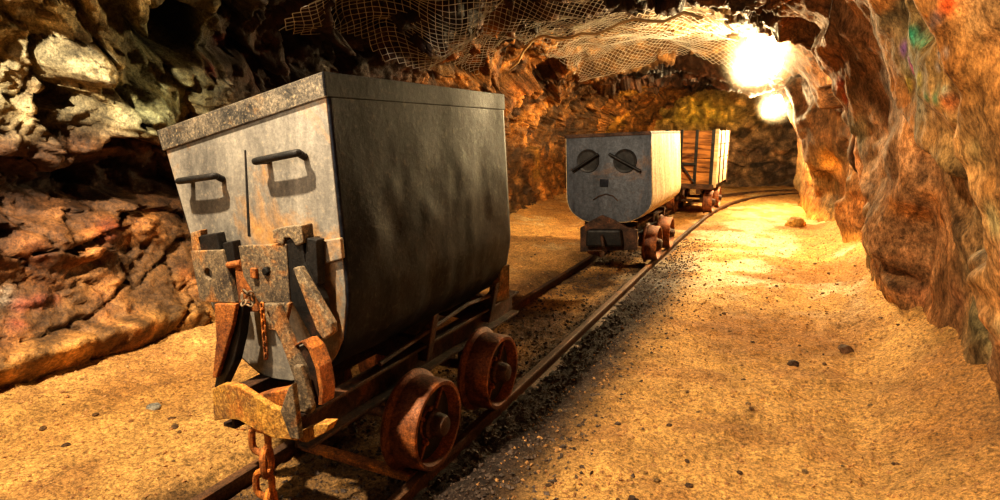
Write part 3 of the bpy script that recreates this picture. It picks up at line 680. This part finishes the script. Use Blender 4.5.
# chains
ch = build('coupling_chain', MB().box(at(262, 427, 1.19), (.03, .03, .03)), M['rust'], c1, .006)
cps = [(260, 440, 0, 0), (267, 462, 1, 0), (264, 484, 0, 0), (271, 504, 1, 0)]
for k, (x, y, o_, L_) in enumerate(cps):
    build('chain_link', link(at(x, y, 1.185), (1, .25, 0) if k % 2 == 0 else (.45, -1, 0), (.06 * (-1) ** k, 0, 1), .086, .054, .0105), M['rust'], ch, smooth='auto')
tc = build('thin_chain', MB().tube([at(246, 297, 1.255), at(250, 292, 1.25)], .004, 6), M['rust'], c1)
for k in range(10):
    t_ = k / 9; build('chain_link', link(at(262 + 4 * t_, 306 + 50 * t_, 1.25), (1, 0, 0) if k % 2 == 0 else (0, 1, 0), (0.05, 0, 1), .022, .012, .0028, 6), M['rust'], tc, smooth='auto')
for k in range(7):
    a = k * 1.1; build('chain_link', link(at(247 + 5 * math.cos(a), 298 + 6 * math.sin(a), 1.25 - .004 * (k % 3)), (math.cos(a), .5, math.sin(a)), (math.sin(a), .2, -math.cos(a)), .024, .013, .0028, 6), M['grey_iron'], tc, smooth='auto')

# ================================================================== CART 2
c2 = thing('hopper_cart', 'blue-grey steel hopper cart mid-tunnel, its front marked like a sad face', 'mine cart', (-1.42, 6.15, .08), 'steel hopper carts')
YA = 5.2
sp = [(566, 135), (567, 200), (570, 210), (580, 219), (590, 222), (628, 222), (640, 217), (650, 208), (652, 200), (650, 131)]
sec2 = [(p.x, p.z) for p in (at(x, y, YA) for x, y in sp)]
YB = 6.66
tub(c2, sec2, YA, YB, 'lit_pale_steel', 'blue_steel', .010, 40)
a, b = at(566, 135, YA), at(650, 131, YA)
rim(c2, (a.x, 0, a.z), (b.x, 0, b.z), (0, 0, -1), (0, 0, -1), YA, YB, .03, .008, 'rust_dark', 'rust_dark')
build('corner_strip', MB().box((b.x + .004, YA + .01, (b.z + .62) / 2 + .01), (.02, .03, b.z - .66)), M['blue_steel'], c2, .003)
for (x, y), (l0, l1) in (((588, 161), ((572, 171), (598, 154))), ((625, 161), ((609, 154), (640, 171)))):
    c = at(x, y, YA)
    s_ = build('round_socket', MB().lathe([(-.004, .104), (-.010, .100), (-.009, .092), (-.003, .080), (-.002, .02)], c, 'Y', 32), M['black_iron'], c2, smooth='auto')
    p, q_ = at(*l0, YA - .03), at(*l1, YA - .03)
    build('bar_handle', MB().tube([p, q_], .013, 10), M['black_iron'], s_, smooth='auto')
    for e in (p.lerp(q_, .25), p.lerp(q_, .75)): build('handle_post', MB().tube([e, e + Vector((0, .028, 0))], .008, 8), M['black_iron'], s_)
build('socket_plate', MB().box(at(604, 183, YA - .006), (.075, .012, .065)), M['black_steel'], c2, .003)
mb = MB(); pr = [at(x, y, YA - .006) for x, y in [(593, 200), (599, 196), (606, 194), (613, 196), (618, 201)]]; mb.tube(pr, .005, 8)
build('weld_bead', mb, M['rust_dark'], c2, smooth='auto')
# hood over coupling (inverted V) + base
hp = [(580, 252), (580, 228), (590, 221), (602, 215), (614, 220), (626, 227), (637, 230), (637, 250)]
build('coupling_hood', MB().prism([at(x, y, YA - .02) for x, y in hp], (0, .05, 0)), M['rust_dark'], c2, .006)
build('bumper', MB().prism([at(x, y, YA - .10) for x, y in [(586, 230), (620, 230), (622, 247), (585, 247)]], (0, .09, 0)), M['black_iron'], c2, .02)
build('coupling_hook', MB().tube([at(602, 236, YA - .10), at(602, 238, YA - .20), at(603, 246, YA - .24), at(605, 251, YA - .20)], .014, 8), M['rust_dark'], c2, smooth='auto')
for s in (-1, 1):
    x = -1.42 + s * .15
    build('frame_beam', MB().box((x, 6.0, .40), (.012, 1.6, .10)).box((x + s * .02, 6.0, .45), (.055, 1.6, .012)).box((x + s * .02, 6.0, .35), (.055, 1.6, .012)), M['rust_dark'], c2)
    for y in (5.75, 6.42): build('axle_box', MB().box((-1.42 + s * .175, y, .28), (.04, .14, .13)), M['rust_dark'], c2, .005)
for y in (5.4, 6.1, 6.65): build('cradle', MB().box((-1.46, y, .44), (.5, .05, .09)), M['rust_dark'], c2, .005)
for y in (5.75, 6.42):
    axle(c2, y)
    for s in (1, -1): wheel(c2, y, s, detail=False)

# ================================================================== CART 3 (wooden wagon)
c3 = thing('ore_wagon', 'wooden plank ore wagon with iron straps, farthest along the track', 'mine cart', (-1.36, 9.9, .08))
XA, XB, ZA, ZB, YA3, YB3 = -1.76, -1.00, .50, 1.31, 9.35, 10.75
mb = MB(); nb_ = 4; hh = (ZB - ZA) / nb_
for k in range(nb_): mb.box(((XA + XB) / 2, YA3 + .02, ZA + hh * (k + .5)), (XB - XA, .035, hh - .012))
build('front_boards', mb, M['wood'], c3, .004)
mb = MB()
for k in range(nb_): mb.box(((XA + XB) / 2, YB3 - .02, ZA + hh * (k + .5)), (XB - XA, .035, hh - .012))
build('rear_boards', mb, M['wood'], c3, .004)
for x in (XA + .018, XB - .018):
    mb = MB()
    for k in range(nb_): mb.box((x, (YA3 + YB3) / 2, ZA + hh * (k + .5)), (.035, YB3 - YA3, hh - .012))
    build('side_boards', mb, M['wood_lit'] if x > -1.3 else M['wood'], c3, .004)
build('floor_boards', MB().box(((XA + XB) / 2, (YA3 + YB3) / 2, ZA + .02), (XB - XA - .04, YB3 - YA3 - .04, .04)), M['wood'], c3)
for x in (XA + .05, XA + .27, XB - .27, XB - .04): build('iron_strap', MB().box((x, YA3 - .006, (ZA + ZB) / 2), (.045, .014, ZB - ZA + .02)), M['black_iron'], c3, .003)
for y in (YA3 + .04, YA3 + .5, YB3 - .5, YB3 - .04): build('iron_strap', MB().box((XB + .006, y, (ZA + ZB) / 2), (.014, .05, ZB - ZA + .02)), M['rust_dark'], c3, .003)
build('corner_post', MB().box((XB + .012, YA3 + .0, (ZA + ZB) / 2), (.05, .06, ZB - ZA + .04)), M['wood_lit'], c3, .005)
build('brake_lever', MB().tube([(XB - .60, YA3 - .05, .98), (XB - .27, YA3 - .06, .56)], .014, 8), M['black_iron'], c3, smooth='auto')
build('crossbar', MB().box((XB - .37, YA3 - .035, .82), (.22, .03, .04)), M['black_iron'], c3, .004)
build('sill', MB().box(((XA + XB) / 2, YA3 - .03, .49), (XB - XA + .02, .08, .07)), M['rust_dark'], c3, .006)
build('sill', MB().box(((XA + XB) / 2, YB3 + .02, .49), (XB - XA + .02, .08, .07)), M['rust_dark'], c3, .006)
for x in (-1.56, -1.20): build('frame_beam', MB().box((x, 10.05, .43), (.06, 1.5, .1)), M['rust_dark'], c3, .005)
build('coupling_hook', MB().tube([(-1.38, YA3 - .05, .46), (-1.38, YA3 - .2, .45), (-1.38, YA3 - .24, .38), (-1.38, YA3 - .18, .35)], .018, 8), M['rust_dark'], c3, smooth='auto')
for y in (9.62, 10.3):
    axle(c3, y, cx=-1.36)
    for s in (1, -1): wheel(c3, y, s, detail=False, cx=-1.36)
for s in (-1, 1):
    for y in (9.62, 10.3): build('axle_box', MB().box((-1.36 + s * .175, y, .32), (.05, .16, .16)), M['rust_dark'], c3, .006)
c3.rotation_euler = (0, 0, -.035)

# ------------------------------------------------------------------ wire netting on the roof
def sheet_point(s, Y):
    i = np.interp(Y, yy, np.arange(NY)); j = s * (NS - 1)
    i0 = min(int(i), NY - 2); j0 = min(int(j), NS - 2)
    return Glo[i0, j0], N[i0, j0]
# smooth copy of the rock face for draping
k_ = 9
Dg = boxblur(D.reshape(NY, NS), k_) + .05
def netting(name, s0, s1, ya, yb, label, cell=.062, r=.0024, seed=0, bulge=.09):
    Ltot = 8.4 * 1.0
    nu = int((yb - ya) / (cell * .62)); nv = int((s1 - s0) * Ltot / (cell * .5))
    U_, V_ = np.meshgrid(np.linspace(ya, yb, nu), np.linspace(s0, s1, nv), indexing='ij')
    fi = np.interp(U_, yy, np.arange(NY)); fj = V_ * (NS - 1)
    i0 = np.clip(fi.astype(int), 0, NY - 2); j0 = np.clip(fj.astype(int), 0, NS - 2); a_ = (fi - i0)[..., None]; b_ = (fj - j0)[..., None]
    def bil(A): return A[i0, j0] * (1 - a_) * (1 - b_) + A[i0 + 1, j0] * a_ * (1 - b_) + A[i0, j0 + 1] * (1 - a_) * b_ + A[i0 + 1, j0 + 1] * a_ * b_
    base = bil(G); nn = bil(N); dd = bil(Dg[..., None])
    q_ = base.reshape(-1, 3)
    sag = (np.clip(fbm(q_ * 1.3 + seed, 2, 600), -.2, 1) * bulge + fbm(q_ * 3, 2, 610) * .008).reshape(nu, nv, 1)
    Pn = base + nn * (dd + np.abs(sag) + .01)
    edge = fbm(q_ * 1.8 + seed, 3, 620).reshape(nu, nv) * .09
    jj = (V_ - s0) / (s1 - s0); ii = (U_ - ya) / (yb - ya)
    keep = (jj > .04 + edge) & (jj < .96 + edge) & (ii > .03 + edge) & (ii < .97 + edge)
    vs, fs = [], []
    for i in range(nu - 1):
        for j in range(nv):
            if (i + j) % 2 or not keep[i, j]: continue
            for dj in (-1, 1):
                if 0 <= j + dj < nv and keep[i + 1, j + dj]:
                    for e0, e1 in ((Pn[i, j], Pn[i + 1, j + dj]),) + (((Pn[i + 1, j + dj], Pn[i + 2, j]),) if i + 2 < nu and keep[i + 2, j] else ()):
                        d = e1 - e0; d = d / (np.linalg.norm(d) + 1e-9)
                        a1 = np.cross(d, (0.3, .2, .93)); a1 /= np.linalg.norm(a1) + 1e-9; b1 = np.cross(d, a1)
                        o_ = len(vs)
                        for e in (e0, e1):
                            for w in (0, 2.094, 4.189): vs.append(tuple(e + (a1 * math.cos(w) + b1 * math.sin(w)) * r))
                        fs += [(o_, o_ + 1, o_ + 4, o_ + 3), (o_ + 1, o_ + 2, o_ + 5, o_ + 4), (o_ + 2, o_, o_ + 3, o_ + 5)]
    me = bpy.data.meshes.new(name); me.from_pydata(vs, [], fs); me.materials.append(M['wire'])
    o = bpy.data.objects.new(name, me); COL.objects.link(o)
    return tag(o, label, 'wire netting', 'roof netting')
netting('wire_netting', .26, .50, 3.1, 6.1, 'dark sagging sheet of diamond wire netting on the roof above the nearest hopper cart', seed=1, bulge=.16, r=.003, cell=.066)
netting('wire_netting', .34, .60, 5.9, 8.7, 'brightly lit sheet of diamond wire netting on the roof beside the lamps', seed=8, bulge=.22, r=.003, cell=.066)
def pt_on(s, Y, off=.03):
    i = int(np.interp(Y, yy, np.arange(NY))); j = int(s * (NS - 1)); return Vector(G[i, j] + N[i, j] * (Dg[i, j] + off))
rp = [pt_on(s, Y, .10 + .03 * math.sin(k * 1.7)) for k, (s, Y) in enumerate(zip(np.linspace(.30, .58, 16), np.linspace(6.6, 5.6, 16)))]
tag(build('support_cable', MB().tube(rp, .014, 8), M['rope'], smooth='auto'), 'pale rope-like cable strung across the roof netting', 'cable')

# ------------------------------------------------------------------ lamps
def lamp(loc, label, size, rot, power, cab):
    loc = Vector(loc)
    t_ = thing('tunnel_lamp', label, 'lamp', loc, 'roof lamps')
    R = Matrix.Rotation(rot, 3, 'Y')
    prof = [(-.5, .10), (-.46, .55), (-.3, .9), (0, 1.0), (.3, .9), (.46, .55), (.5, .10)]
    mb = MB().lathe([(a * size[1], b * size[0]) for a, b in prof], (0, 0, 0), 'Z', 24)
    mb.v = [tuple(loc + R @ Vector(p)) for p in mb.v]
    g = build('globe', mb, M['glow'], t_, smooth=True); g.visible_shadow = True
    top = loc + R @ Vector((0, 0, size[1] * .5))
    build('socket', MB().tube([top - Vector((0, 0, .01)), top + R @ Vector((0, 0, .07))], .035, 12), M['black_iron'], t_, smooth='auto')
    build('cage_ring', MB().tube([loc + R @ Vector((math.cos(a) * size[0] * 1.12, math.sin(a) * size[0] * 1.12, size[1] * .3)) for a in np.linspace(0, 2 * PI, 24, endpoint=False)], .006, 6, True), M['black_iron'], t_)
    build('hanging_bracket', MB().tube([top + R @ Vector((0, 0, .06)), top + Vector((.05, 0, .18)), top + Vector((.08, 0, .45))], .012, 8), M['black_iron'], t_)
    L = bpy.data.lights.new('point_light', 'POINT'); L.energy = power; L.color = (1, .74, .38); L.shadow_soft_size = .10
    lo = bpy.data.objects.new('point_light', L); COL.objects.link(lo); lo.location = loc + Vector(cab); 
    return t_
hz = bpy.data.materials.new('glare_haze'); hz.use_nodes = True; ht = hz.node_tree; ht.nodes.clear()
ho = ht.nodes.new('ShaderNodeOutputMaterial'); hv = ht.nodes.new('ShaderNodeVolumeScatter'); hv.inputs['Color'].default_value = (1, .9, .7, 1)
hc = ht.nodes.new('ShaderNodeTexCoord'); hl = ht.nodes.new('ShaderNodeVectorMath'); hl.operation = 'LENGTH'
hm = ht.nodes.new('ShaderNodeMapRange'); hm.inputs['From Min'].default_value = .95; hm.inputs['From Max'].default_value = 0; hm.inputs['To Min'].default_value = 0; hm.inputs['To Max'].default_value = 1
hp_ = ht.nodes.new('ShaderNodeMath'); hp_.operation = 'POWER'; hp_.inputs[1].default_value = 2.5
hd = ht.nodes.new('ShaderNodeMath'); hd.operation = 'MULTIPLY'; hd.inputs[1].default_value = 1.6
ht.links.new(hc.outputs['Object'], hl.inputs[0]); ht.links.new(hl.outputs['Value'], hm.inputs['Value']); ht.links.new(hm.outputs[0], hp_.inputs[0])
ht.links.new(hp_.outputs[0], hd.inputs[0]); ht.links.new(hd.outputs[0], hv.inputs['Density']); ht.links.new(hv.outputs[0], ho.inputs['Volume'])
def haze(loc, rad):  # scattering ball added to imitate a lamp's glare
    mb = MB().lathe([(math.cos(a) * 1.0, max(math.sin(a), .001)) for a in np.linspace(PI, 0, 13)], (0, 0, 0), 'Z', 24)
    o = build('glare_haze', mb, hz); o.location = loc; o.scale = (rad,) * 3
    return tag(o, 'added haze that imitates the glare around the %s tunnel lamp' % ('nearer' if rad > .5 else 'farther'), 'haze', kind='stuff')
haze(at(766, 53, 7.0), .54); haze(at(778, 103, 10.6), .40)
lamp(at(766, 53, 7.0), 'large glaring lamp under the roof, nearer of the two at the tunnel bend', (.14, .46), -.35, 400, (-.22, -.15, -.22))
lamp(at(778, 103, 10.6), 'smaller glaring lamp lower down, farther of the two at the tunnel bend', (.13, .24), 0.0, 480, (-.2, -.05, -.2))
cb0 = [at(x, y, Y) for x, y, Y in [(779, 34, 6.95), (777, 22, 6.9), (782, 12, 6.7), (793, -4, 6.3), (815, -22, 5.9)]]
tag(build('lamp_cable', MB().tube(cb0, .014, 8), M['cable'], smooth='auto'), 'black cable looping down from the roof to the nearer lamp', 'cable')

# ------------------------------------------------------------------ stones
def stone(loc, size, colr, label, cat='rock', group=None, seed=0, name='loose_rock', sub=3):
    bm = bmesh.new(); bmesh.ops.create_icosphere(bm, subdivisions=sub, radius=1)
    P_ = np.array([v.co[:] for v in bm.verts])
    f = facets(P_ * 1.1 + seed * 3.7, 700 + seed, .5)[0] * .28 + fbm(P_ * 3 + seed, 3, 710) * .12
    P_ = P_ * (1 + f)[:, None] * np.array(size)
    for v, p in zip(bm.verts, P_): v.co = p
    me = bpy.data.meshes.new(name); bm.to_mesh(me); bm.free()
    ca_ = me.color_attributes.new('Col', 'FLOAT_COLOR', 'POINT')
    ca_.data.foreach_set('color', np.tile(np.array([*C(*colr), 1.0]), len(me.vertices)).astype(np.float32))
    me.materials.append(M['stone'])
    o = bpy.data.objects.new(name, me); COL.objects.link(o)
    x, y = loc; o.location = (x, y, gz_at(x, y) + size[2] * .35); o.rotation_euler = (0, 0, seed * 1.3)
    return tag(o, label, cat, group)
stone((.11, 9.1), (.16, .12, .10), (255, 190, 90), 'orange-lit loose rock lying on the dirt path by the foot of the right wall', seed=1)  # orange lamplight put into the rock's colour
stone((-.40, 1.90), (.022, .016, .012), (110, 76, 52), 'small dark stone alone on the open dirt at the bottom of the picture', seed=2)
stone((.10, 3.55), (.030, .024, .02), (120, 88, 62), 'dark stone on the right side of the dirt path', seed=3)
stone((.38, 3.9), (.05, .04, .03), (150, 104, 66), 'brown stone near the foot of the right wall', seed=4)
stone((-2.55, 1.62), (.03, .03, .012), (230, 220, 200), 'pale flat chip of stone on the dirt at left', seed=5)
rng = random.Random(3)
protos = []
for k in range(6):
    protos.append(None)
cnt = 0
while cnt < 120:
    y = 1.2 + 6.5 * rng.random() ** 1.4; x = rng.uniform(-1.0, .75) if rng.random() < .75 else rng.uniform(-3.2, -1.85)
    if abs(x + 1.12) < .08 or abs(x + 1.72) < .08: continue
    k = cnt % 6; s_ = rng.uniform(.5, 1.3)
    if protos[k] is None:
        protos[k] = stone((x, y), (.014, .011, .008), rng.choice([(200, 156, 100), (170, 124, 78), (220, 176, 116), (140, 104, 72)]), 'small brown pebble scattered on the dirt floor', 'pebble', 'scattered pebbles', 20 + k, 'pebble', 2)
        o = protos[k]
    else:
        o = protos[k].copy(); COL.objects.link(o); o.location = (x, y, gz_at(x, y) + .003)
    o.scale = (s_, s_, s_); o.rotation_euler = (0, 0, rng.uniform(0, 6)); cnt += 1
# gravel of the track bed: uncountable
def grains(name, pts, smin, smax, mat, label, cat):
  vs, fs = [], []
  gzs = ground(np.array([(x, y, 0.0) for x, y in pts]))[0]
  for (x, y), z in zip(pts, gzs):
    s_ = smin + (smax - smin) * rng.random() ** 2.5; R = Matrix.Rotation(rng.uniform(0, 6), 3, 'Z') @ Matrix.Rotation(rng.uniform(0, 6), 3, 'X'); o_ = len(vs)
    sc = (s_ * rng.uniform(.8, 1.6), s_, s_ * rng.uniform(.5, 1))
    for p in octa: vs.append(tuple(Vector((x, y, z + s_ * .25)) + R @ Vector((p.x * sc[0], p.y * sc[1], p.z * sc[2]))))
    fs += [tuple(i + o_ for i in f) for f in of]
  me = bpy.data.meshes.new(name); me.from_pydata(vs, [], fs); me.materials.append(mat)
  o = bpy.data.objects.new(name, me); COL.objects.link(o); return tag(o, label, cat, kind='stuff')
octa = [Vector(p) for p in ((1, 0, 0), (-1, 0, 0), (0, 1, 0), (0, -1, 0), (0, 0, 1), (0, 0, -1))]
of = [(0, 2, 4), (2, 1, 4), (1, 3, 4), (3, 0, 4), (2, 0, 5), (1, 2, 5), (3, 1, 5), (0, 3, 5)]
xs = []; 
while len(xs) < 9000:
    y = 1.0 + 6.5 * rng.random() ** 1.5
    x = -1.42 + (rng.uniform(-.30, .30) if rng.random() < .42 else .30 + abs(rng.gauss(0, .22)))
    if abs(abs(x + 1.42) - .30) < .03: continue
    xs.append((x, y))
grains('gravel', xs, .003, .013, metal_mat('gravel_stone', lin((96, 76, 62)), lin((32, 25, 22)), lin((120, 88, 58)), .25, .7, 0.0, (1, 1, 1), 30), 'dark fine gravel spread between and beside the rails', 'gravel')
ps = []
while len(ps) < 15000:
    y = 1.0 + 8 * rng.random() ** 1.6; x = rng.uniform(-.95, .9) if rng.random() < .7 else rng.uniform(-3.3, -1.85)
    ps.append((x, y))
grains('grit', ps, .0018, .010, metal_mat('dirt_grit', lin((200, 150, 92)), lin((116, 80, 48)), lin((190, 130, 70)), .3, .85, 0.0, (1, 1, 1), 20), 'fine ochre grit and crumbs scattered over the dirt floor', 'grit')

# ------------------------------------------------------------------ lights
def aim(o, tgt): o.rotation_euler = (Vector(tgt) - o.location).to_track_quat('-Z', 'Y').to_euler()
def spot(loc, tgt, e, colr, size, ang, blend=.3):
    L = bpy.data.lights.new('spot_light', 'SPOT'); L.energy = e; L.color = colr; L.shadow_soft_size = size; L.spot_size = ang; L.spot_blend = blend
    o = bpy.data.objects.new('spot_light', L); COL.objects.link(o); o.location = loc; aim(o, tgt); return o
def area(loc, tgt, e, colr, sx, sy):
    L = bpy.data.lights.new('fill_light', 'AREA'); L.shape = 'RECTANGLE'; L.size = sx; L.size_y = sy; L.energy = e; L.color = colr
    o = bpy.data.objects.new('fill_light', L); COL.objects.link(o); o.location = loc; aim(o, tgt); return o
spot((-1.68, .2, 3.4), (-1.5, 2.2, .4), 1050, (1, .83, .58), .04, 2.6)
spot((-2.2, -.1, 2.35), (-3.7, 2.1, 1.55), 760, (1, .88, .68), .03, 1.35, .5)  # added unseen fill, brightens the left wall
spot((-1.3, -1.2, 1.7), (.9, 4.6, 1.7), 250, (1, .87, .68), .35, 1.1, 1.0)  # another added fill, out of view, for the right wall
area((-2.5, -1.4, 2.3), (.7, 4.2, 1.2), 35, (1, .82, .58), .8, .8)
L = bpy.data.lights.new('point_light', 'POINT'); L.energy = 700; L.color = (1, .78, .45); L.shadow_soft_size = .12  # added light, hidden round the bend, to brighten the end wall
lo = bpy.data.objects.new('point_light', L); COL.objects.link(lo); lo.location = (1.3, 13.0, 1.8)
w = bpy.data.worlds.new('world'); scene.world = w; w.use_nodes = True
w.node_tree.nodes['Background'].inputs[0].default_value = (1, .72, .45, 1); w.node_tree.nodes['Background'].inputs[1].default_value = .035
scene.view_settings.view_transform = 'Standard'; scene.view_settings.look = 'Medium High Contrast'
scene.view_settings.exposure = 0
